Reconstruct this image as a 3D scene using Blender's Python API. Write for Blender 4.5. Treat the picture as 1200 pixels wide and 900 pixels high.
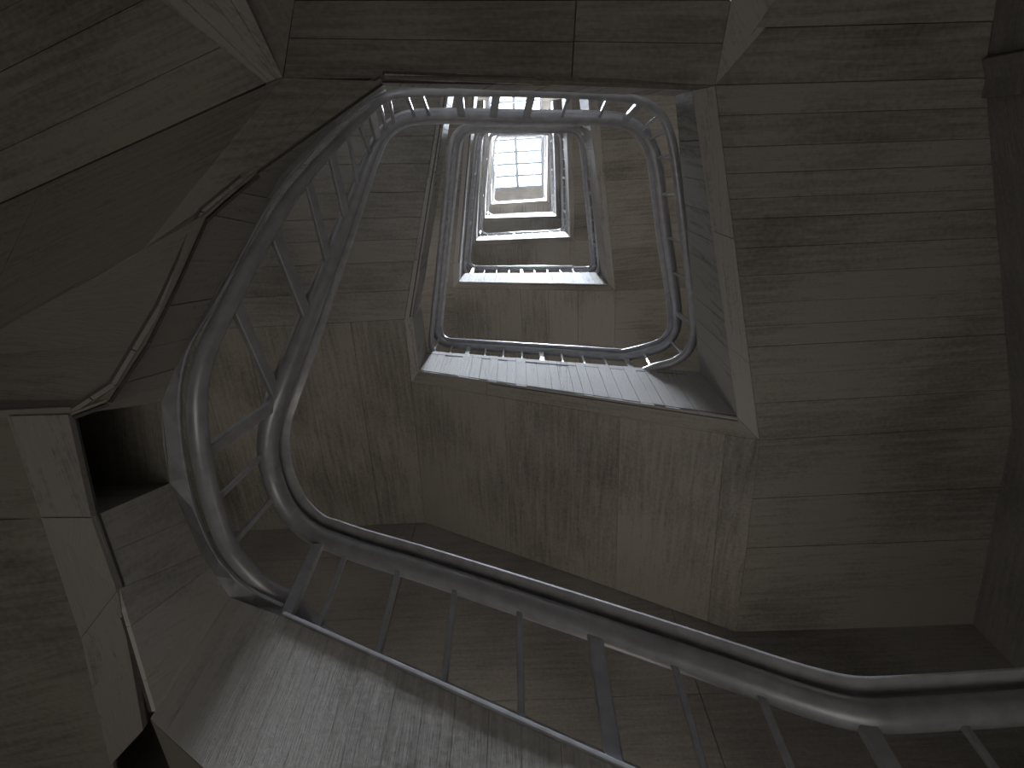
import bpy, math, random
from mathutils import Vector, Matrix
random.seed(7)
D = bpy.data; SC = bpy.context.scene; COL = SC.collection
for o in list(D.objects): D.objects.remove(o, do_unlink=True)

# ------------------------------------------------------------------ camera
FPX, VX, VY, SPIN = 640.0, 603.0, 173.0, -0.055
S = 2.0; EYE = 1.6                         # survey unit in metres, eye height
_z = Vector((VX-600, VY-450, FPX)).normalized()
_x = (Vector((1,0,0)) - _z*_z.x).normalized(); _y = _z.cross(_x)
_c, _s = math.cos(SPIN), math.sin(SPIN)
WX, WY, WZ = _c*_x+_s*_y, -_s*_x+_c*_y, _z   # world axes seen from the camera (right, down, forward)
def at(px, py, z):
    "survey point: sight line (px,py) taken to level z (survey units above the eye)"
    r = Vector((px-600, py-450, FPX)); d = Vector((r.dot(WX), r.dot(WY), r.dot(WZ)))
    return d*(z/d.z)
def aty(px, py, y):
    r = Vector((px-600, py-450, FPX)); d = Vector((r.dot(WX), r.dot(WY), r.dot(WZ)))
    return d*(y/d.y)
def W(p): return Vector((p[0]*S, -p[1]*S, p[2]*S+EYE))      # survey -> world (y flipped: right handed)
def topx(p):
    q = Vector((WX.x*p[0]+WY.x*p[1]+WZ.x*p[2], WX.y*p[0]+WY.y*p[1]+WZ.y*p[2], WX.z*p[0]+WY.z*p[1]+WZ.z*p[2]))
    return (600+FPX*q.x/q.z, 450+FPX*q.y/q.z)
cam = D.cameras.new('camera'); co = D.objects.new('camera', cam); COL.objects.link(co); SC.camera = co
cam.sensor_width = 36; cam.lens = 36*FPX/1200; cam.clip_start = .02; cam.clip_end = 200
# camera axes in world: right, up, back
def dirw(i): return Vector((WX[i], -WY[i], WZ[i]))
R_, Dn, Fw = dirw(0), dirw(1), dirw(2)
co.matrix_world = Matrix(((R_.x,-Dn.x,-Fw.x,0),(R_.y,-Dn.y,-Fw.y,0),(R_.z,-Dn.z,-Fw.z,EYE),(0,0,0,1)))

# ------------------------------------------------------------------ light
SC.view_settings.view_transform = 'Standard'; SC.view_settings.look = 'None'
SC.view_settings.gamma = 1; SC.view_settings.use_curve_mapping = False
SC.view_settings.exposure = 0.0
world = D.worlds.new('sky'); SC.world = world; world.use_nodes = True
wb = world.node_tree.nodes['Background']; wb.inputs[0].default_value = (.80,.88,1,1); wb.inputs[1].default_value = 8
def area(name, loc, size, sy, power, col, rot=(0,0,0)):
    l = D.lights.new(name, 'AREA'); l.shape = 'RECTANGLE'; l.size = size; l.size_y = sy
    l.energy = power; l.color = col
    o = D.objects.new(name, l); o.location = loc; o.rotation_euler = rot; COL.objects.link(o); return o
ROOF = 13.6
area('daylight_above_skylight', W((.25,-.75,ROOF+.5)), 1.3, 2.6, 36000, (.86,.91,1.0))
BASE = -3.4
po = area('skylight_opening', W((.05,-.3,ROOF+.2)), 2.4, 4.8, 1, (1,1,1)); po.data.cycles.is_portal = True
area('fill_from_below', W((.15,.1,BASE+.55)), 4, 4, 60, (1.0,.93,.83), (math.pi,0,0))  # added upward fill, standing in for light bounced from below

for nm_,p_,sx_,sy_,e_ in (('soffit_fill',(.15,1.6,.76),.9,.8,7),('soffit_fill',(-.38,1.6,1.04),.7,.8,5),('soffit_fill',(-1.5,1.2,1.7),.8,1.6,4.5),('soffit_fill',(.1,1.6,3.1),2.6,.6,9),('soffit_fill',(1.25,.6,2.75),.7,1.8,9),
                      ('soffit_fill',(-1.2,.6,3.6),.7,1.8,9),('soffit_fill',(.1,1.6,5.3),2.6,.6,10),('soffit_fill',(1.25,.6,4.9),.7,1.8,9)):
    area(nm_, W(p_), sx_, sy_, e_, (1.0,.93,.83), (math.pi,0,0))  # added fills, hidden above the treads to brighten the soffits

# ------------------------------------------------------------------ materials
def mat(name):
    m = D.materials.new(name); m.use_nodes = True; nt = m.node_tree
    return m, nt, nt.nodes, nt.links, nt.nodes['Principled BSDF']
def concrete(name, dark=(.095,.086,.074), light=(.30,.28,.25), streak=1.0, bump=.5):
    m, nt, N, L, B = mat(name)
    uv = N.new('ShaderNodeUVMap'); uv.uv_map = 'UVMap'
    mp = N.new('ShaderNodeMapping'); mp.inputs['Scale'].default_value = (1.1, 16, 1)
    L.new(uv.outputs[0], mp.inputs[0])
    n1 = N.new('ShaderNodeTexNoise'); n1.inputs['Scale'].default_value = 1.6; n1.inputs['Detail'].default_value = 6
    n1.inputs['Roughness'].default_value = .6; n1.inputs['Distortion'].default_value = .35
    L.new(mp.outputs[0], n1.inputs[0])
    n4 = N.new('ShaderNodeTexNoise'); n4.inputs['Scale'].default_value = 9; n4.inputs['Detail'].default_value = 3
    L.new(mp.outputs[0], n4.inputs[0])
    tc = N.new('ShaderNodeNewGeometry')
    n2 = N.new('ShaderNodeTexNoise'); n2.inputs['Scale'].default_value = .9; n2.inputs['Detail'].default_value = 5
    L.new(tc.outputs['Position'], n2.inputs[0])
    n3 = N.new('ShaderNodeTexNoise'); n3.inputs['Scale'].default_value = 38; n3.inputs['Detail'].default_value = 4
    L.new(tc.outputs['Position'], n3.inputs[0])
    def mth(op, a, b):
        x = N.new('ShaderNodeMath'); x.operation = op
        for i, v in enumerate((a, b)):
            if isinstance(v, (int, float)): x.inputs[i].default_value = v
            else: L.new(v, x.inputs[i])
        return x.outputs[0]
    a = mth('MULTIPLY', n1.outputs[0], .60*streak)
    b = mth('MULTIPLY', n2.outputs[0], .75)
    c = mth('MULTIPLY', n3.outputs[0], .30)
    d = mth('MULTIPLY', n4.outputs[0], .22*streak)
    sm = mth('ADD', mth('ADD', a, b), mth('ADD', c, d))
    oi = N.new('ShaderNodeObjectInfo')
    sm = mth('ADD', sm, mth('MULTIPLY', oi.outputs['Random'], .11))
    rp = N.new('ShaderNodeValToRGB'); e = rp.color_ramp.elements
    mid = (.60*streak+.75+.30+.22*streak)/2+.055
    e[0].position = mid-.30; e[0].color = (*dark, 1); e[1].position = mid+.26; e[1].color = (*light, 1)
    L.new(sm, rp.inputs[0]); L.new(rp.outputs[0], B.inputs['Base Color'])
    B.inputs['Roughness'].default_value = .82
    B.inputs['Specular IOR Level'].default_value = .3
    bp = N.new('ShaderNodeBump'); bp.inputs['Strength'].default_value = bump; bp.inputs['Distance'].default_value = .012
    L.new(mth('ADD', mth('MULTIPLY', n1.outputs[0], 1.0), mth('ADD', mth('MULTIPLY', n4.outputs[0], .5), mth('MULTIPLY', n3.outputs[0], .35))), bp.inputs['Height'])
    L.new(bp.outputs[0], B.inputs['Normal'])
    return m
M_SOF = concrete('board_marked_concrete', (.105,.094,.078), (.29,.267,.234), .88, .5)
M_FAS_LIT = concrete('lit_fascia_concrete', (.27,.255,.23), (.64,.61,.565), .9, .6)  # lit copy of the fascia concrete, skylight brightness put into its colour
M_FAS = concrete('fascia_concrete', (.12,.112,.10), (.36,.34,.31), 1.1, .6)
M_CORE = concrete('joint_concrete', (.045,.04,.034), (.12,.11,.10), .6, .3)
M_WALL = concrete('wall_concrete', (.11,.10,.088), (.28,.26,.235), .7, .4)
def metal(name, col, rough, met):
    m, nt, N, L, B = mat(name)
    tc = N.new('ShaderNodeNewGeometry'); n = N.new('ShaderNodeTexNoise'); n.inputs['Scale'].default_value = 14; n.inputs['Detail'].default_value = 5
    L.new(tc.outputs['Position'], n.inputs[0])
    rp = N.new('ShaderNodeValToRGB'); e = rp.color_ramp.elements
    e[0].position = .3; e[0].color = (*[c*.78 for c in col], 1); e[1].position = .65; e[1].color = (*col, 1)
    L.new(n.outputs[0], rp.inputs[0]); L.new(rp.outputs[0], B.inputs['Base Color'])
    mr = N.new('ShaderNodeMapRange'); mr.inputs[3].default_value = rough*.8; mr.inputs[4].default_value = rough*1.25
    L.new(n.outputs[0], mr.inputs[0]); L.new(mr.outputs[0], B.inputs['Roughness'])
    B.inputs['Metallic'].default_value = met
    return m
M_RAIL = metal('grey_painted_steel', (.47,.47,.49), .36, .28)
M_CAP = metal('worn_steel_strip', (.66,.66,.68), .30, .35)
M_FRAME = metal('skylight_frame_paint', (.20,.22,.24), .5, .1)
def glass():
    m, nt, N, L, B = mat('skylight_glass')
    N.remove(B); out = N['Material Output']
    t = N.new('ShaderNodeBsdfTransparent'); t.inputs[0].default_value = (.93,.95,.97,1)
    g = N.new('ShaderNodeBsdfGlossy'); g.inputs['Roughness'].default_value = .1
    mx = N.new('ShaderNodeMixShader'); fr = N.new('ShaderNodeFresnel'); fr.inputs[0].default_value = 1.4
    L.new(fr.outputs[0], mx.inputs[0]); L.new(t.outputs[0], mx.inputs[1]); L.new(g.outputs[0], mx.inputs[2])
    L.new(mx.outputs[0], out.inputs[0]); return m
M_GLASS = glass()

# ------------------------------------------------------------------ mesh helpers
def mesh_obj(name, verts, faces, m, parent=None, uvs=None, smooth=False):
    me = D.meshes.new(name); me.from_pydata([tuple(v) for v in verts], [], faces); me.update()
    if uvs is not None:
        l = me.uv_layers.new(name='UVMap')
        for i, lp in enumerate(me.loops): l.data[i].uv = uvs[lp.vertex_index]
    me.materials.append(m)
    if smooth: me.polygons.foreach_set('use_smooth', [True]*len(me.polygons))
    o = D.objects.new(name, me); COL.objects.link(o)
    if parent: o.parent = parent
    return o
def tag(o, label=None, cat=None, group=None, kind=None):
    if label: o['label'] = label
    if cat: o['category'] = cat
    if group: o['group'] = group
    if kind: o['kind'] = kind
    return o
def bil(q, u, v):
    a, b, c, d = q
    return (a*(1-u)+b*u)*(1-v)+(d*(1-u)+c*u)*v
def plate(name, q, m, parent, front=0.0, depth=.03, u0=0, u1=1, v0=0, v1=1, nu=1, nv=1, toward=None):
    """slab following the quad q (world corners), front face pushed 'front' towards the eye, depth behind it; boards run along u"""
    n = (q[1]-q[0]).cross(q[3]-q[0]) + (q[3]-q[2]).cross(q[1]-q[2]); n.normalize()
    n = (q[2]-q[0]).cross(q[3]-q[1]).normalized()
    ctr = (q[0]+q[1]+q[2]+q[3])/4
    tw = toward if toward is not None else Vector((0,0,EYE))
    if n.dot(tw-ctr) < 0: n = -n
    V=[]; UV=[]; ou, ov = random.uniform(0,50), random.uniform(0,50)
    for side in (front, front-depth):
        for j in range(nv+1):
            for i in range(nu+1):
                u = u0+(u1-u0)*i/nu; v = v0+(v1-v0)*j/nv
                p = bil(q,u,v); V.append(p+n*side)
                lu = ((q[1]-q[0]).length*(1-v)+(q[2]-q[3]).length*v)
                lv = ((q[3]-q[0]).length*(1-u)+(q[2]-q[1]).length*u)
                UV.append((ou+u*lu, ov+v*lv))
    K=(nu+1)*(nv+1); F=[]
    def id_(i,j,s): return s*K+j*(nu+1)+i
    for j in range(nv):
        for i in range(nu):
            F.append((id_(i,j,0),id_(i+1,j,0),id_(i+1,j+1,0),id_(i,j+1,0)))
            F.append((id_(i,j,1),id_(i,j+1,1),id_(i+1,j+1,1),id_(i+1,j,1)))
    for i in range(nu):
        F.append((id_(i,0,0),id_(i,0,1),id_(i+1,0,1),id_(i+1,0,0)))
        F.append((id_(i,nv,0),id_(i+1,nv,0),id_(i+1,nv,1),id_(i,nv,1)))
    for j in range(nv):
        F.append((id_(0,j,0),id_(0,j+1,0),id_(0,j+1,1),id_(0,j,1)))
        F.append((id_(nu,j,0),id_(nu,j,1),id_(nu,j+1,1),id_(nu,j+1,0)))
    return mesh_obj(name, V, F, m, parent, UV)
def boards(name, q, rows, m, parent, segs=(0,1), gap=.004, jit=.004, depth=.03, nu=4, toward=None):
    """row of cast boards across v (rows = list of fractions or a count), split along u at segs"""
    q = [Vector(p) for p in q]
    if isinstance(rows, int):
        r=[0]; 
        for i in range(rows): r.append(r[-1]+random.uniform(.75,1.25))
        rows=[x/r[-1] for x in r]
    wv = ((q[3]-q[0]).length+(q[2]-q[1]).length)/2; wu = ((q[1]-q[0]).length+(q[2]-q[3]).length)/2
    gv, gu = gap/2/wv, gap/2/wu
    for i in range(len(rows)-1):
        for k in range(len(segs)-1):
            plate(name, q, m, parent, random.uniform(-jit,jit), depth, segs[k]+gu, segs[k+1]-gu, rows[i]+gv, rows[i+1]-gv, nu, 1, toward)
def empty(name, loc, label=None, cat=None, group=None, kind=None):
    o = D.objects.new(name, None); o.empty_display_size = .1; o.location = loc; COL.objects.link(o)
    bpy.context.view_layer.update()
    return tag(o, label, cat, group, kind)
def finish(root):
    "keep children where they were modelled although the root stands at its own base"
    inv = Matrix.Translation(-root.location)
    for c in root.children: c.matrix_parent_inverse = inv
def core(name, q, m, parent, off=.045, depth=.12, toward=None, nu=4, nv=4):
    return plate(name, [Vector(p) for p in q], m, parent, -.018, .012, 0,1,0,1, nu, nv, toward)

def catmull(P, n=6):
    P=[Vector(p) for p in P]; out=[]
    for i in range(len(P)-1):
        p0 = P[max(i-1,0)]; p1=P[i]; p2=P[i+1]; p3=P[min(i+2,len(P)-1)]
        # centripetal-ish: limit tangents by the segment length
        L = (p2-p1).length
        t1 = (p2-p0); t1 = t1.normalized()*L if t1.length>1e-9 else t1
        t2 = (p3-p1); t2 = t2.normalized()*L if t2.length>1e-9 else t2
        for k in range(n):
            t=k/n; h00=2*t**3-3*t*t+1; h10=t**3-2*t*t+t; h01=-2*t**3+3*t*t; h11=t**3-t*t
            out.append(p1*h00+t1*h10+p2*h01+t2*h11)
    out.append(P[-1]); return out
def sweep(name, pts, prof, m, parent, smooth=True, sc=None):
    V=[];F=[];n=len(prof); UV=[]; s=0
    for i,p in enumerate(pts):
        t=(pts[min(i+1,len(pts)-1)]-pts[max(i-1,0)]).normalized()
        side=t.cross(Vector((0,0,1)))
        side = side.normalized() if side.length>1e-4 else Vector((1,0,0))
        up=side.cross(t).normalized()
        if i: s+=(p-pts[i-1]).length
        q_=sc[i] if sc else 1.0
        for k,(a,b) in enumerate(prof): V.append(p+side*a*q_+up*b*q_); UV.append((s,k*.02))
    for i in range(len(pts)-1):
        for k in range(n):
            F.append((i*n+k,i*n+(k+1)%n,(i+1)*n+(k+1)%n,(i+1)*n+k))
    F.append(tuple(range(n))); F.append(tuple(range((len(pts)-1)*n,len(pts)*n))[::-1])
    o = mesh_obj(name,V,F,m,parent,UV,False)
    if smooth:
        o.data.polygons.foreach_set('use_smooth',[True]*len(o.data.polygons))
        try: o.data.set_sharp_from_angle(angle=math.radians(40))
        except Exception: pass
    return o
def circ(r,n=14): return [(r*math.cos(2*math.pi*k/n), r*math.sin(2*math.pi*k/n)) for k in range(n)]
def rect(w,h,dx=0,dy=0,b=.0025):
    w/=2;h/=2
    return [(dx+x,dy+y) for x,y in ((-w+b,-h),(w-b,-h),(w,-h+b),(w,h-b),(w-b,h),(-w+b,h),(-w,h-b),(-w,-h+b))]
def bar(name, p, q, wa, wb, m, parent, along):
    "rectangular bar from p to q; wa measured along the rail, wb across it"
    t=(q-p).normalized(); a=(along-t*along.dot(t)).normalized(); b=t.cross(a)
    V=[];F=[]
    pr=rect(wa,wb,b=min(wa,wb)*.15)
    for c in (p,q):
        for x,y in pr: V.append(c+a*x+b*y)
    n=len(pr)
    for k in range(n): F.append((k,(k+1)%n,n+(k+1)%n,n+k))
    F.append(tuple(range(n))[::-1]); F.append(tuple(range(n,2*n)))
    return mesh_obj(name,V,F,m,parent,[(0,0)]*len(V))

# ------------------------------------------------------------------ plan of the stair (survey units)
WB, WL, WT = 2.05, -2.0, -1.75                       # wall lines
def wallx(y): return 1.24+(y+.10)*(.55/1.15) if y>-.1 else 1.24+(y+.10)*.187
wall_r = [(1.93,2.06),(1.80,1.05),(1.25,-.10),(1.1,-.9),(1.05,WT)]
# inner lower edge (F) and soffit line (S) of the first full turn above the eye
F_BL0=at(183,834,.765)
F_TR0=at(811,106,1.65); S_TR0=at(838,100,1.65)
F_BR1=at(865,490,1.81); S_BR1=at(890,516,1.81)
F_BL1=at(491,435,2.69); S_BL1=at(482,448,2.69); S_fold=at(474,374,2.70)
F_TL1=at(523,143,3.05); S_TL1=at(516,143,3.05)
F_fold=at(483,372,2.70)

# ------------------------------------------------------------------ walls
def wall(name, p0, p1, z0, z1, rows=None, boards_to=None, toward=None, panel=.9):
    dv=(Vector(p1)-Vector(p0)).normalized()*.05; p0=tuple(Vector(p0)-dv); p1=tuple(Vector(p1)+dv)
    r = empty(name, W((p0[0],p0[1],z0)), kind='structure')
    q=[W((p0[0],p0[1],z0)),W((p1[0],p1[1],z0)),W((p1[0],p1[1],z1)),W((p0[0],p0[1],z1))]
    core('backing', q, M_CORE, r, .035, .2, toward)
    L=(q[1]-q[0]).length; H=(q[2]-q[1]).length
    nu=max(1,round(L/2.4)); nv=max(1,round(H/panel))
    for j in range(nv):
        for i in range(nu):
            g=.003
            plate('panel', q, M_WALL, r, random.uniform(-.002,.002), .03, i/nu+g/L, (i+1)/nu-g/L, j/nv+g/H, (j+1)/nv-g/H, 1,1, toward)
    finish(r); return r
CT=W((0,.6,3))
wall('wall_front',(WL,WB),(1.93,WB),BASE,ROOF,toward=CT)
wall('wall_right',wall_r[0],wall_r[1],BASE,ROOF,toward=CT)
wall('wall_right_middle',wall_r[1],wall_r[2],BASE,ROOF,toward=CT)
wall('wall_right_rear',wall_r[2],wall_r[4],BASE,ROOF,toward=CT)
wall('wall_left',(WL,WB),(WL,WT),BASE,ROOF,toward=CT)
wall('wall_rear',(WL,WT),(1.05,WT),BASE,ROOF,toward=CT)
fq=[W((WL,WB,BASE)),W((1.95,WB,BASE)),W((1.95,WT,BASE)),W((WL,WT,BASE))]
fl=empty('floor',W((0,0,BASE)),kind='structure'); core('screed',fq,M_WALL,fl,.03,.2); finish(fl)
# roof slab around the skylight
SKX=(-.52,.62); SKY=(-1.45,.86)
rf=empty('ceiling',W((0,0,ROOF)),kind='structure')
for a,b,c,d in ((WL,SKX[0],WT,WB),(SKX[1],1.95,WT,WB),(SKX[0],SKX[1],WT,SKY[0]),(SKX[0],SKX[1],SKY[1],WB)):
    core('roof_slab',[W((a,c,ROOF)),W((b,c,ROOF)),W((b,d,ROOF)),W((a,d,ROOF))],M_WALL,rf,.03,.25)
finish(rf)

# ------------------------------------------------------------------ skylight
sk=empty('skylight',W((.05,-.3,ROOF)),'bright white gridded skylight at the top of the stairwell','skylight')
x0,x1=SKX; y0,y1=SKY; ny=9; xm=(x0+x1)/2-.02
for a,b in ((x0,xm),(xm,x1)):
    for j in range(ny):
        ya=y0+(y1-y0)*j/ny; yb_=y0+(y1-y0)*(j+1)/ny
        plate('pane',[W((a,ya,ROOF+.06)),W((b,ya,ROOF+.06)),W((b,yb_,ROOF+.06)),W((a,yb_,ROOF+.06))],M_GLASS,sk,0,.006)
UPX=Vector((1,0,0)); UPY=Vector((0,1,0))
for j in range(ny+1):
    y=y0+(y1-y0)*j/ny
    bar('glazing_bar',W((x0,y,ROOF+.02)),W((x1,y,ROOF+.02)),.085,.10,M_FRAME,sk,UPY)
bar('mullion',W((xm,y0,ROOF-.0)),W((xm,y1,ROOF-.0)),.13,.16,M_FRAME,sk,UPX)
for x in (x0,x1): bar('side_frame',W((x,y0,ROOF)),W((x,y1,ROOF)),.12,.16,M_FRAME,sk,UPX)
finish(sk)

# ------------------------------------------------------------------ concrete flights
def up(p,h): return Vector((p[0],p[1],p[2]+h))
def piece(name,label,cat,base): return empty(name,W(base),label,cat)
def quadW(*P): return [W(p) for p in P]
TOP=.30

# --- first full turn above: right flight (TR0 -> BR1)
t=piece('stair_flight','broad dark concrete flight filling the right side, its soffit cast in cross boards','staircase',S_BR1)
Wr0=Vector((1.25,-.10,1.65)); Wr1=Vector((1.80,1.05,1.81))
q=quadW(S_TR0,Wr0,Wr1,S_BR1)
rows=[0,.062,.13,.19,.25,.30,.375,.45,.53,.60,.665,.76,.86,1]
boards('soffit_board',q,rows,M_SOF,t,jit=.0025,gap=.003); core('soffit_core',q,M_CORE,t)
q=quadW(F_TR0,F_BR1,S_BR1,S_TR0); boards('border_strip',q,1,M_FAS,t,segs=(0,.35,.72,1),jit=.002); core('strip_core',q,M_CORE,t)
T_TR0=up(F_TR0,.17); T_BR1=aty(827,436,F_BR1.y)
T_BR1=Vector((F_BR1.x,F_BR1.y,T_BR1.z))
q=quadW(T_TR0,F_TR0,F_BR1,T_BR1); boards('fascia_board',q,11,M_FAS,t,nu=1); core('fascia_core',q,M_CORE,t)
q=quadW(up(T_TR0,-.03),up(T_BR1,-.03),up(Wr1,.5),up(Wr0,.4)); core('tread_slab',q,M_CORE,t,toward=W((1,.5,9)))
finish(t)
# --- landing at the lower right (BR1)
t=piece('stair_landing','dark concrete landing soffit in the lower right corner above the near handrail','landing',S_BR1)
Wc=Vector((1.93,2.06,1.81)); w1=at(860,760,1.81); w1.y=2.045
q=quadW(S_BR1,Wr1,Wc,w1); boards('soffit_board',q,[0,.27,.52,.78,1],M_SOF,t,jit=.003); core('soffit_core',q,M_CORE,t)
core('tread_slab',quadW(up(S_BR1,.42),up(Wr1,.42),up(Wc,.42),up(w1,.42)),M_CORE,t,toward=W((.5,.5,9)))
finish(t)
# --- bottom flight of the first turn (BR1 -> BL1)
t=piece('stair_flight','concrete flight across the middle of the view with a bright daylit edge','staircase',S_BL1)
w3=at(500,625,2.69); w3.y=2.045
q=quadW(w3,S_BL1,S_BR1,w1); boards('soffit_board',q,[0,.34,.68,.93,1],M_SOF,t,jit=.002,gap=.003); core('soffit_core',q,M_CORE,t)
q=quadW(F_BL1,F_BR1,S_BR1,S_BL1); boards('border_strip',q,1,M_SOF,t,segs=(0,.28,.6,1),jit=.002); core('strip_core',q,M_CORE,t)
d=aty(504,411,F_BL1.y); T_BL1=Vector((F_BL1.x,F_BL1.y,d.z))
q=quadW(T_BL1,F_BL1,F_BR1,T_BR1); boards('fascia_board',q,26,M_FAS,t,nu=1,gap=.003,jit=.0025); core('fascia_core',q,M_CORE,t)
q=quadW(up(T_BL1,-.03),up(T_BR1,-.03),up(w1,.45),up(w3,.2)); core('tread_slab',q,M_CORE,t,toward=W((.5,.5,9)))
finish(t)
# --- left landing + left flight of the first turn
t=piece('stair_landing','concrete landing soffit left of centre, seen between the near left railings','landing',S_BL1)
Wl1=Vector((WL,1.93+.1,2.69)); Wl0=Vector((WL,S_fold.y,2.70))
q=quadW(S_BL1,w3,Wl1,Wl0); 
q=quadW(S_fold,S_BL1,w3,w3)
A_=S_BL1; 
q=quadW(Wl1,w3,S_BL1,Wl0)
q=quadW(Vector((WL,WB,2.69)),Vector((WL,S_fold.y,2.69)),S_fold,w3)
boards('soffit_board',q,[0,.2,.4,.6,.8,1],M_SOF,t,jit=.002); core('soffit_core',q,M_CORE,t)
finish(t)
t=piece('stair_flight','concrete flight left of centre rising behind the upper left handrail, streaked soffit','staircase',S_TL1)
S_TLx=at(519,95,3.12); F_TLx=at(527,95,3.12)
q=quadW(S_TLx,Vector((WL,S_TLx.y-.1,3.15)),Vector((WL,S_fold.y,2.69)),S_fold)
boards('soffit_board',q,9,M_SOF,t,jit=.003); core('soffit_core',q,M_CORE,t)
q=quadW(F_TLx,F_fold,S_fold,S_TLx); boards('border_strip',q,1,M_FAS,t,segs=(0,.4,.75,1),jit=.002); core('strip_core',q,M_CORE,t)
q=quadW(F_fold,F_BL1,S_BL1,S_fold); boards('border_strip',q,1,M_FAS,t,jit=.002,gap=.001)
T_fold=up(F_fold,.27)
q=quadW(T_BL1,F_BL1,F_fold,T_fold); boards('fascia_board',q,2,M_FAS,t,nu=1); core('fascia_core',q,M_CORE,t)
q=quadW(T_fold,F_fold,F_TLx,up(F_TLx,.3)); boards('fascia_board',q,10,M_FAS,t,nu=1); core('fascia_core',q,M_CORE,t)
finish(t)

# --- upper turns
ZBR=[None,1.81,4.15,6.5,8.85,11.3]; ZBL=[None,2.69,4.6,6.85,9.15,11.55]
PBR=[None,(865,490),(713,333),(668,277.5),(652,253),(640.5,235)]
PBL=[None,(491,435),(538,330),(558,282),(568,255.5),(576,239)]
ZTL=[None,3.05,5.2,7.4,9.8,12.1]; ZTR=[None,3.5,5.7,8.0,10.4,12.6]
PTL=[None,(523,143),(553,150),(565,155),(573,157),(577,159)]
PTR=[None,(692,143),(664,150),(649,154),(642,156),(636,158)]
ORD=['','lowest','second','third','fourth','topmost']
FH=.36
fB={};fR={};fL={}
def corner(Pk,k,Zk): return at(Pk[k][0],Pk[k][1],Zk[k])
cBR={};cBL={};cTL={};cTR={}
for k in range(1,6):
    cBR[k]=corner(PBR,k,ZBR); cBL[k]=corner(PBL,k,ZBL); cTL[k]=corner(PTL,k,ZTL); cTR[k]=corner(PTR,k,ZTR)
def off(p,dx,dy,h=0): return Vector((p[0]+dx,p[1]+dy,p[2]+h))
b=.055
for k in range(1,6):
    nm=ORD[k]
    # right flight TR_k -> BR_{k+1}
    if k<5:
        A=cTR[k]; B=cBR[k+1]; dr=(B-A); A2=A-dr*.30
        t=piece('stair_flight',f'concrete flight on the right of the well, {["","directly inside the first railing turn","inside the second railing turn","inside the third railing turn","inside the fourth railing turn"][k]}','staircase',B)
        Sa=off(A2,b,0); Sb=off(B,b,b)
        q=quadW(Sa,Vector((wallx(Sa.y),Sa.y,Sa.z)),Vector((wallx(Sb.y),Sb.y,Sb.z)),Sb); boards('soffit_board',q,10 if k<3 else 5,M_SOF,t,jit=.003,nu=1); core('soffit_core',q,M_CORE,t)
        q=quadW(A2,B,Sb,Sa); boards('border_strip',q,1,M_FAS,t,jit=.001); 
        q=quadW(up(A2,FH+.05),A2,B,up(B,FH+.08)); boards('fascia_board',q,8 if k<3 else 4,M_FAS,t,nu=1,jit=.003); core('fascia_core',q,M_CORE,t)
        finish(t)
    if k>=2:
        A=cBL[k]; B=cBR[k]; Sa=off(A,-b,b); Sb=off(B,b,b)
        t=piece('stair_flight',f'bright-edged concrete flight across the lower side of the well, {nm} turn','staircase',A)
        q=quadW(Vector((Sa.x,WB,Sa.z)),Sa,Sb,Vector((Sb.x,WB,Sb.z))); boards('soffit_board',q,5,M_SOF,t,jit=.002,nu=1); core('soffit_core',q,M_CORE,t)
        q=quadW(A,B,Sb,Sa); boards('border_strip',q,1,M_SOF,t,segs=(0,.5,1),jit=.001)
        q=quadW(up(A,FH-.02),A,B,up(B,FH+.08)); boards('fascia_board',q,14 if k==2 else 8,M_FAS,t,nu=1,jit=.003); core('fascia_core',q,M_CORE,t)
        finish(t)
        t=piece('stair_landing',f'concrete landing soffit at the lower right corner of the {nm} turn','landing',B)
        q=quadW(Sb,Vector((1.8,Sb.y,Sb.z)),Vector((1.8,WB,Sb.z)),Vector((Sb.x,WB,Sb.z))); boards('soffit_board',q,3,M_SOF,t,jit=.003,nu=1); core('soffit_core',q,M_CORE,t)
        finish(t)
        A=cBL[k]; B=cTL[k]; B2=B+(B-A)*.30; mid=A+(B-A)*.13; mid.z=A.z
        t=piece('stair_flight',f'concrete flight on the left of the well in the {nm} turn, edge strip lit pale','staircase',A)
        Sm=off(mid,-b,0); Sb2=off(B2,-b,0)
        q=quadW(Sb2,Vector((WL,Sb2.y,Sb2.z)),Vector((WL,Sm.y,Sm.z)),Sm); boards('soffit_board',q,9 if k==2 else 5,M_SOF,t,jit=.003,nu=1); core('soffit_core',q,M_CORE,t)
        q=quadW(B2,mid,Sm,Sb2); boards('border_strip',q,1,M_FAS,t,jit=.001)
        q=quadW(mid,A,Sa,Sm); boards('border_strip',q,1,M_FAS,t,jit=.001)
        q=quadW(up(mid,FH-.02),mid,B2,up(B2,FH)); boards('fascia_board',q,8 if k==2 else 4,M_FAS,t,nu=1,jit=.003); core('fascia_core',q,M_CORE,t)
        q=quadW(up(A,FH-.02),A,mid,up(mid,FH-.02)); boards('fascia_board',q,1,M_FAS,t,nu=1,jit=.003)
        finish(t)
        t=piece('stair_landing',f'concrete landing soffit at the lower left corner of the {nm} turn','landing',A)
        q=quadW(Sm,Vector((WL,Sm.y,Sm.z)),Vector((WL,WB,Sm.z)),Vector((Sa.x,WB,Sm.z))); boards('soffit_board',q,3,M_SOF,t,jit=.003,nu=1); core('soffit_core',q,M_CORE,t)
        finish(t)

# ------------------------------------------------------------------ near turn (overhead and left of the eye)
A_=at(331,91,1.40); B_=at(448,95,1.40)
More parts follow.
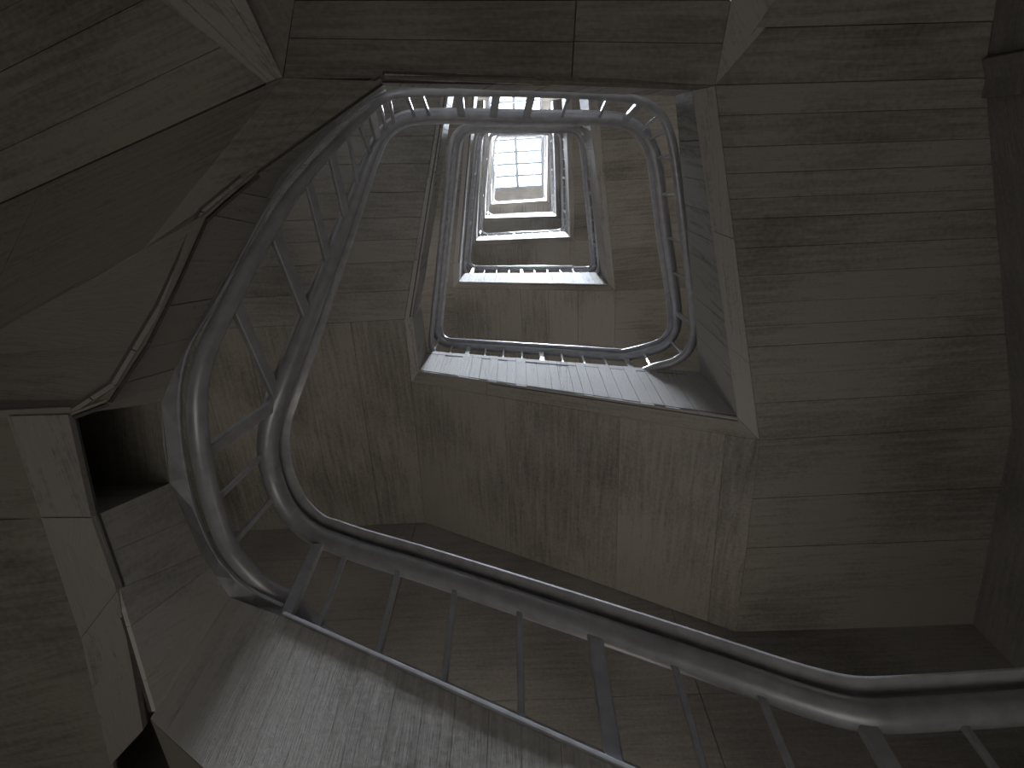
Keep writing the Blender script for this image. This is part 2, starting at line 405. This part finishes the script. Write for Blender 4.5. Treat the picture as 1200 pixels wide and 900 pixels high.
# top flight TL0 -> TR0
t=piece('stair_flight','dark concrete flight crossing overhead along the upper edge of the view','staircase',A_)
l3=at(345,0,1.55); l3x=at(362,-420,1.72); r8=at(857,0,1.66); r8x=at(915,-420,1.68)
qa=quadW(A_,S_TR0,r8,l3); boards('soffit_board',qa,[0,.5,1],M_SOF,t,segs=(0,.63,1),jit=.003,gap=.006); core('soffit_core',qa,M_CORE,t)
qb=quadW(l3,r8,r8x,l3x); boards('soffit_board',qb,4,M_SOF,t,segs=(0,.63,1),jit=.003,gap=.006); core('soffit_core',qb,M_CORE,t)
T_TL0=at(445,101,1.70)
q=quadW(at(450,89,1.42),S_TR0,F_TR0,at(450,91.5,1.42)); boards('border_strip',q,1,M_SOF,t,jit=.001)
q=quadW(A_,at(450,89,1.42),at(450,91.5,1.42),at(340,92,1.40)); boards('border_strip',q,1,M_SOF,t,jit=.001)
q=quadW(T_TL0,at(450,91.5,1.42),F_TR0,T_TR0); boards('fascia_board',q,16,M_FAS_LIT,t,nu=1,jit=.002); core('fascia_core',q,M_CORE,t)
q=quadW(off(T_TL0,0,-.04,.0),off(T_TR0,0,-.04,.0),off(T_TR0,0,-1.5,.35),off(T_TL0,-.2,-1.5,.45)); core('tread_slab',q,M_CORE,t,toward=W((0,.5,9)))
finish(t)
# landing wedge TR0
t=piece('stair_landing','dark concrete landing soffit in the upper right corner with a slanting wedge beside it','landing',S_TR0)
r9=at(925,0,1.65); r9x=at(1200,-420,1.65)
q=quadW(S_TR0,r9,r9x,r8x); core('wedge_core',quadW(S_TR0,r8,r9,r9),M_CORE,t)
mesh_obj('wedge_face',[W(S_TR0),W(r8),W(r8x),W(r9x),W(r9)],[(0,1,2,3,4)],M_FAS,t,[(0,0),(0,.1),(0,1.2),(.4,1.3),(.1,.2)])
rw=Vector((1.25,-.10,1.65)); rwx=Vector((1.16,-.9,1.65))
q=quadW(S_TR0,rw,rwx,r9x); 
for i,(v0,v1) in enumerate(((0,.16),(.16,.34),(.34,.55),(.55,.78),(.78,1))):
    qq=quadW(S_TR0,rw,rwx,r9x); boards('soffit_board',qq,[v0,v1],M_SOF,t,jit=.003,gap=.005)
core('soffit_core',quadW(S_TR0,rw,rwx,r9x),M_CORE,t)
finish(t)
# landing TL0: fan-shaped soffit, upper left
t=piece('stair_landing','very dark fan-shaped concrete landing soffit in the upper left corner','landing',A_)
g0=at(0,240,1.40); gx=at(-330,388,1.40); h0=at(187,0,1.40); hx=at(-230,-330,1.40)
C1=at(312,97,1.40)
q=quadW(C1,gx,at(-700,0,1.40),hx); boards('soffit_board',q,7,M_SOF,t,jit=.003,gap=.003); core('soffit_core',q,M_CORE,t)
i0=at(285,0,1.50); ix=at(120,-360,1.62)
q=quadW(C1,A_,ix,hx); 
boards('wedge_board',[W(C1),W(hx),W(ix),W(A_)],4,M_FAS,t,jit=.005,gap=.004); core('wedge_core',q,M_CORE,t)
q=[W(A_),W(ix),W(l3x),W(A_)]
mesh_obj('dark_wedge',[W(A_),W(i0),W(ix),W(l3x),W(l3)],[(0,1,2,3,4)],M_SOF,t,[(0,0),(.3,0),(1,0),(1,.6),(.3,.3)])
finish(t)
# left flight TL0 -> BL0 : warped soffit
t=piece('stair_flight','dark warped concrete flight passing close overhead on the left side','staircase',at(85,485,.93))
P_=at(168,292,1.15); g1=at(-330,570,1.12); g1b=at(0,390,1.15)
C3=at(300,200,1.29); C2=at(240,250,1.19); C15=at(150,425,1.0); C8=at(83,484,.93); g2=at(-330,492,.95)
q=[W(A_),W(gx),W(g1),W(P_)]
boards('soffit_board',[W(gx),W(A_),W(P_),W(g1)],2,M_SOF,t,jit=.001,depth=.01,segs=(0,.62,1),nu=4)
core('soffit_core',q,M_CORE,t)
# triangle towards the well edge
boards('soffit_board',[W(A_),W(B_),W(C3),W(P_)],1,M_SOF,t,jit=.0,nu=6,depth=.01); core('soffit_core',[W(A_),W(B_),W(C3),W(P_)],M_CORE,t)
core('light_block_slab',[W((-.65,-.32,1.5)),W((-.42,-.32,1.56)),W((-.42,-.155,1.5)),W((-.65,-.10,1.46))],M_CORE,t)  # unseen slabs added here to block daylight leaking in from above
core('light_block_slab',[W((-.25,-1.7,2.0)),W((-.9,-1.7,2.0)),W((-.9,-.25,2.0)),W((-.25,-.25,2.0))],M_CORE,t)
core('light_block_slab',[W((-.62,-1.7,1.95)),W((-1.96,-1.7,1.95)),W((-1.96,.5,1.35)),W((-.95,.42,1.30))],M_CORE,t,nu=6)
# lower, twisted facets fanning from P_
fan=[at(300,200,1.29),at(262,232,1.22),at(240,252,1.18),at(205,330,1.10),at(170,400,1.03),at(125,468,.96),at(83,484,.93)]
out=[P_,at(150,302,1.14),at(120,320,1.13),at(60,352,1.12),at(-60,420,1.10),at(-200,470,1.04),at(-330,492,.96)]
for i in range(6):
    q=[W(out[i]),W(fan[i]),W(fan[i+1]),W(out[i+1])]
    plate('soffit_facet',q,M_SOF,t,.0,.01,0,1,0.0,1,4,1)
    core('soffit_core',q,M_CORE,t)
# fascia facing the well, hidden in the shade
Tl=[T_TL0,at(390,140,1.66),at(330,205,1.56),at(300,262,1.45),at(250,350,1.30),at(205,432,1.17),at(189,472,1.13)]
Fl=[at(449,96,1.41),at(375,140,1.36),at(300,200,1.29),at(240,250,1.19),at(190,360,1.07),at(135,452,.97),at(83,486,.93)]
for i in range(6):
    q=[W(Tl[i]),W(Fl[i]),W(Fl[i+1]),W(Tl[i+1])]
    boards('fascia_board',q,2,M_FAS,t,nu=1,jit=.003); core('fascia_core',q,M_CORE,t,off=.06)
finish(t)
# landing BL0 with the recess
t=piece('stair_landing','near concrete landing at the lower left with a square recess in its board-marked edge','landing',F_BL0)
a0,a1=at(83,486,.93),at(189,472,1.13); b0,b1=at(110,605,.845),at(199,566,1.095)
D_=.20
def outx(p,d=D_): return Vector((p[0]-d,p[1],p[2]))
plate('recess_back',[W(outx(a0)),W(outx(b0)),W(outx(b1)),W(outx(a1))],M_SOF,t)
plate('recess_ceiling',[W(a1),W(b1),W(outx(b1)),W(outx(a1))],M_SOF,t)
plate('recess_side',[W(a0),W(outx(a0)),W(outx(a1)),W(a1)],M_SOF,t,toward=W((-.9,.55,1)))
plate('recess_side',[W(b0),W(outx(b0)),W(outx(b1)),W(b1)],M_SOF,t,toward=W((-.9,.5,1)))
c0,c1=at(140,690,.81),at(236,650,1.075); d0,d1=F_BL0,at(270,700,1.075)
boards('fascia_board',[W(b1),W(b0),W(c0),W(c1)],2,M_FAS_LIT,t,nu=1,jit=.0015,gap=.002); core('fascia_core',[W(b1),W(b0),W(c0),W(c1)],M_CORE,t)
boards('fascia_board',[W(c1),W(c0),W(d0),W(d1)],3,M_FAS_LIT,t,nu=1,jit=.0015,gap=.002); core('fascia_core',[W(c1),W(c0),W(d0),W(d1)],M_CORE,t)
s0=at(12,488,.93); s1=at(52,605,.84); s2=at(98,745,.80); s3=at(132,893,.80)
for (f0,f1,e0,e1) in ((a0,b0,s0,s1),(b0,c0,s1,s2),(c0,at(158,782,.80),s2,at(110,800,.80)),(at(158,782,.80),at(170,852,.80),at(110,800,.80),s3)):
    q=[W(e0),W(e1),W(f1),W(f0)]
    plate('border_strip',q,M_FAS,t,.014,.03); core('strip_core',q,M_CORE,t)
ss=[at(12,488,.935),at(52,605,.845),at(98,745,.805),at(132,893,.805),at(150,1000,.805)]
oo=[at(-500,500,.935),at(-500,760,.845),at(-500,950,.805),at(-420,1150,.805),at(-200,1300,.805)]
for i in range(4):
    q=[W(ss[i]),W(oo[i]),W(oo[i+1]),W(ss[i+1])]
    plate('soffit_board',q,M_SOF,t,0,.03); core('soffit_core',q,M_CORE,t)
core('light_block_slab',[W((-.95,.42,1.12)),W((-.95,2.0,1.12)),W((-1.96,2.0,1.12)),W((-1.96,.42,1.12))],M_CORE,t)  # unseen slab added to keep leaking light off the landing soffit
finish(t)
# bottom flight BR0 -> BL0 : the near lit fascia
t=piece('stair_flight','daylit board-marked concrete edge of the nearest flight along the bottom of the view','staircase',Vector((.1,1,.3)))
def TZ(x): return .611-.503*(x-.12) if x<.585 else .377
Tc=at(270,700,1.075); y1=1.0
segs=[(-.61,)]
Tp=[Tc]+[Vector((x,y1,TZ(x))) for x in (-.61,.12,.5849,1.5)]
Fp=[at(176,842,.75)]+[Vector((x,y1+.02,TZ(x)-.348)) for x in (-.61,.12,.5849,1.5)]
for i,n in enumerate((3,10,6,8)):
    q=[W(Tp[i]),W(Fp[i]),W(Fp[i+1]),W(Tp[i+1])]
    boards('fascia_board',q,n,M_FAS_LIT,t,nu=1,jit=.002,gap=.002); core('fascia_core',q,M_CORE,t)
q=[W(Fp[0]),W(Fp[2]),W(off(Fp[2],.1,1.0)),W(off(Fp[0],-.05,1.0))]; boards('soffit_board',q,4,M_SOF,t); 
q=[W(off(Tp[1],0,.05,-.06)),W(off(Tp[3],0,.05,-.06)),W(off(Tp[3],0,1.04,-.05)),W(off(Tp[1],0,1.04,-.05))]; core('tread_slab',q,M_CORE,t,toward=W((0,1.5,9)),off=.05)
finish(t)

# ------------------------------------------------------------------ railings
def near_on(poly, px, py):
    best=None
    for i in range(len(poly)-1):
        a=topx(poly[i]); c=topx(poly[i+1]); dx,dy=c[0]-a[0],c[1]-a[1]; L2=dx*dx+dy*dy
        if L2<1e-9: continue
        t_=max(0,min(1,((px-a[0])*dx+(py-a[1])*dy)/L2)); ex,ey=a[0]+dx*t_-px,a[1]+dy*t_-py
        e=ex*ex+ey*ey
        if best is None or e<best[0]: best=(e,poly[i]*(1-t_)+poly[i+1]*t_,(poly[i+1]-poly[i]))
    return best[1],best[2]
def dirW(d): return Vector((d[0],-d[1],d[2])).normalized()
RU=.058; 
def rails(root, Lp, Up, sl=None, su=None):
    Ls=[W(p) for p in Lp]; Us=[W(p) for p in Up]
    sl=sl or [.7]*len(Ls); su=su or [.7]*len(Us)
    sweep('bottom_rail',Ls,circ(.048),M_RAIL,root,sc=sl)
    sweep('handrail_tube',Us,circ(RU),M_RAIL,root,sc=su)
    sweep('handrail_cap',[p+Vector((0,0,.085*k_)) for p,k_ in zip(Us,su)],rect(.19,.014),M_CAP,root,sc=su)
    sweep('cap_web',[p+Vector((0,0,.062*k_)) for p,k_ in zip(Us,su)],rect(.02,.05),M_RAIL,root,sc=su)
def add_bar(root,kind,b_,t_,along,ws=1.0):
    if kind=='post': o=bar('post',W(b_),W(t_),.066*ws,.040*ws,M_RAIL,root,dirW(along))
    else: o=bar('baluster',W(b_),W(t_),.027*ws,.022*ws,M_RAIL,root,dirW(along))
    return o
_BR=Vector((F_BR1.x,F_BR1.y+.05,T_BR1.z+.01)); _BL=Vector((F_BL1.x-.02,F_BL1.y+.05,T_BL1.z+.01)); ST1=_BR+(_BL-_BR)*.19
# -- nearest railing
r0=empty('stair_railing',W((-.61,1,1.0)),'nearest and largest grey steel railing, sweeping from lower right round the left side','railing')
Lb=[Vector((x,1.06,TZ(x)+.032)) for x in (1.5,.9,.62,.55,.12,-.3,-.5)]
Lc=[at(345,706,1.10),at(318,692,1.115),at(292,670,1.125),at(268,640,1.13),at(252,602,1.13),at(240,555,1.135),at(232,500,1.15),at(232,455,1.18),at(243,410,1.23),at(272,350,1.33),at(310,280,1.46),at(350,218,1.57),at(398,163,1.67),at(432,130,1.72),at(452,114,1.75),at(480,108.5,1.78),at(560,108,1.84),at(640,109.5,1.90),at(715,113,1.96),at(752,119,2.0),at(774,134,2.03),at(786,160,2.06),at(795,215,2.12),at(804,290,2.2),at(812,355,2.27),at(814,386,2.31),at(807,410,2.335),at(790,424,2.345),at(766,431,2.36),ST1]
Lp=catmull(Lb+Lc,5)
Ub=[Vector((x,1.0,(.73 if x>.6 else .73+(.6-x)*.49)+.0)) for x in (1.5,.9)]
Ub=[at(1420,812,.72),at(1200,829,.722),at(1060,838,.724),at(1012,838,.73),at(960,826,.755),at(880,799,.80),at(790,768,.855),at(690,734,.93),at(600,704,1.01),at(500,671,1.10),at(425,647,1.185)]
# keep the straight run in the plane over the flight edge
Ub=[aty(p[0],p[1],1.0) for p in ((1420,812),(1200,829),(1060,838),(1012,838),(960,826),(880,799),(790,768),(690,734),(600,704),(500,671),(425,648),(392,636),(372,628))]
Uc=[at(353,615,1.305),at(335,595,1.33),at(321,565,1.355),at(314,528,1.365),at(318,492,1.385),at(334,448,1.43),at(358,385,1.52),at(390,300,1.66),at(418,225,1.80),at(440,170,1.92),at(455,150,1.98),at(478,138,2.02),at(530,135.5,2.07),at(640,137.5,2.16),at(715,139,2.23),at(742,145,2.27),at(757,159,2.3),at(768,185,2.33),at(778,260,2.42),at(788,330,2.50),at(793,368,2.54),at(791,389,2.57),at(779,405,2.59),at(757,413,2.61),ST1+Vector((0,0,.255))]
Up=catmull(Ub+Uc,5)
def taper(P,tab):
    out=[]
    for p in P:
        z=p[2]
        for (z0,a),(z1,c) in zip(tab,tab[1:]):
            if z<=z1 or (z1,c)==tab[-1]:
                t_=max(0,min(1,(z-z0)/(z1-z0))); out.append(a*(1-t_)+c*t_); break
    return out
rails(r0,Lp,Up,taper(Lp,[(0,.98),(1.15,.98),(1.5,.82),(1.75,.50),(2.0,.56),(2.15,.8),(2.3,.85)]),taper(Up,[(0,1),(1.40,1.0),(1.6,.82),(1.95,.52),(2.25,.56),(2.45,.74),(2.6,.74)]))
sweep('sill_strip',[W(p) for p in (Vector((-.61,1.0,TZ(-.61)+.008)),Vector((.12,1.0,TZ(.12)+.008)),Vector((.585,1.0,TZ(.586)+.008)),Vector((1.5,1.0,TZ(1.5)+.008)))],rect(.02,.018),M_CAP,r0)
TH='post'; TN='bal'
B0=[(TH,(330,722),(372,640)),(TN,(366,738),(403,655)),(TN,(441,773),(466,672)),(TN,(521,808),(533,693)),(TN,(613,851),(609,718)),(TH,(720,898),(696,740)),(TN,(832,935),(789,776)),(TN,(952,990),(890,812)),(TH,(1075,1060),(1010,842)),(TN,(1215,1040),(1125,845)),
(TH,(247,532),(322,470)),(TN,(258,588),(306,528)),(TN,(272,640),(318,580)),
(TH,(285,356),(312,464)),(TH,(322,268),(347,370)),(TH,(357,205),(374,306)),(TH,(380,168),(398,254)),(TN,(401,148),(415,218)),(TN,(414,135),(424,178)),(TH,(429,122),(435,160)),(TN,(441,114),(446,145)),(TN,(455,112),(457,138)),
(TN,(475,110),(485,130)),(TN,(493,110),(503,131)),(TH,(537,110),(541,133)),(TH,(582,110),(578,138)),(TH,(623,112),(617,136)),(TN,(668,114),(658,136)),(TN,(713,115),(702,137)),(TH,(752,118),(733,138)),
(TN,(775,132),(760,145)),(TN,(782,152),(766,160)),(TN,(786,181),(767,187)),(TN,(793,228),(772,228)),(TN,(799,285),(780,278)),(TN,(805,328),(786,319)),(TH,(810,384),(789,366)),(TN,(801,415),(788,402)),(TN,(763,430),(753,409))]
for kind,bp_,tp in B0:
    if bp_[1]>715 and bp_[0]>325:
        tt=aty(tp[0],tp[1],1.0); tt=Vector((tt.x,1.0,tt.z)); bb=Vector((tt.x,1.02,TZ(tt.x)-.02)); al=Vector((1,0,-.3))
    else:
        bb,al=near_on(Lp,*bp_); tt,_=near_on(Up,*tp)
    add_bar(r0,kind,bb,tt,al,1.0 if bb.z<1.5 else .75)
# edge plate between the concrete edge and the bottom rail
Tside=[T_TL0,at(420,118,1.68),at(390,140,1.66),at(330,205,1.56),at(300,262,1.45),at(250,350,1.30),at(205,432,1.17),at(189,472,1.13),at(191,520,1.11),at(199,566,1.095),at(215,608,1.085),at(236,650,1.075),at(252,675,1.075),at(270,700,1.075),at(300,712,1.06),at(330,723,1.03)]
Lin=[at(452,106,1.72),at(428,120,1.70),at(395,148,1.66),at(336,210,1.56),at(302,264,1.46),at(258,345,1.33),at(223,405,1.22),at(211,452,1.17),at(211,505,1.14),at(219,560,1.125),at(229,600,1.12),at(243,634,1.115),at(256,656,1.11),at(276,679,1.10),at(302,697,1.08),at(331,711,1.06)]
V=[];F=[]
n=len(Tside)
for d_ in (0,.02):
    for a,c in zip(Tside,Lin):
        V+= [W(a)+Vector((0,0,d_)),W(c)+Vector((0,0,d_))]
for i in range(n-1):
    F+=[(2*i,2*i+1,2*i+3,2*i+2),(2*n+2*i,2*n+2*i+2,2*n+2*i+3,2*n+2*i+1),(2*i+1,2*n+2*i+1,2*n+2*i+3,2*i+3),(2*i,2*i+2,2*n+2*i+2,2*n+2*i)]
mesh_obj('edge_plate',V,F,M_RAIL,r0,[(0,0)]*len(V))
sweep('plate_edge',[W(p)+Vector((0,0,.004)) for p in catmull(Lin,3)],rect(.012,.022),M_CAP,r0)
finish(r0)

# -- upper railings
def rounded(C, r):
    out=[C[0]]
    for i in range(1,len(C)-1):
        a,p,c=C[i-1],C[i],C[i+1]; d1=(a-p); d2=(c-p); r1=min(r,d1.length*.45); r2=min(r,d2.length*.45)
        s=p+d1.normalized()*r1; e=p+d2.normalized()*r2
        for j in range(6):
            t_=j/5; out.append(s*(1-t_)**2+p*2*t_*(1-t_)+e*t_*t_)
    out.append(C[-1]); return out
HR=.255
LBL=[None,(503,411,2.93),(545,318,4.97),(561,273.5,7.2),(571,250,9.5),(578,235,11.9)]
def LB(k,side):
    F_=cBL[k] if side=='L' else cBR[k]
    return F_
desc=['','railing turn above the middle concrete flight, second from below','third railing turn from below, framing the far shaft','fourth railing turn from below, small and brightly lit','fifth railing turn from below, just under the skylight','topmost small bright railing turn beside the skylight']
for k in range(1,6):
    hl=.24 if k==1 else FH; 
    BL=off(cBL[k],.0,.045,hl+.02); BR=off(cBR[k],.0,.045,FH+.08)
    if k==1: BR=Vector((F_BR1.x,F_BR1.y+.05,T_BR1.z+.01)); BL=Vector((F_BL1.x,F_BL1.y+.05,T_BL1.z+.01))
    TL=at(531-0 if k==1 else PTL[k][0]+7,147 if k==1 else PTL[k][1]+1,ZTL[k]+.4); TR=at(689 if k==1 else PTR[k][0]-2,148 if k==1 else PTR[k][1]+1,ZTR[k]+.4)
    pts=[]
    # bottom run
    st=BR+(BL-BR)*(.19 if k==1 else .16)
    C=[st,BL,TL,TR]
    if k<5:
        nBR=off(cBR[k+1],.0,.045,FH+.08); C+=[nBR, nBR+(off(cBL[k+1],0,.045,FH)-nBR)*.16]
    Lr=rounded(C,.13)
    hh=Vector((0,0,HR if k==1 else .35))
    # handrail follows the same line one rail height above
    Ur=[p+hh for p in Lr]

    rt=empty('stair_railing',W(st),'grey steel '+desc[k],'railing')
    rk=[0,.74,.58,.5,.5,.5][k]; rails(rt,Lr,Ur,[rk*.9]*len(Lr),[rk]*len(Ur))
    # bars
    acc=0; nxt=0; cnt=0
    for i in range(len(Lr)-1):
        a,c=Lr[i],Lr[i+1]; L_=(c-a).length
        while nxt<=acc+L_:
            t_=(nxt-acc)/L_; p=a*(1-t_)+c*t_
            if k<4 or cnt%2==0: add_bar(rt,'post' if cnt%4==0 else 'bal',p,p+hh,(c-a),.8)
            nxt+=.123; cnt+=1
        acc+=L_
    finish(rt)
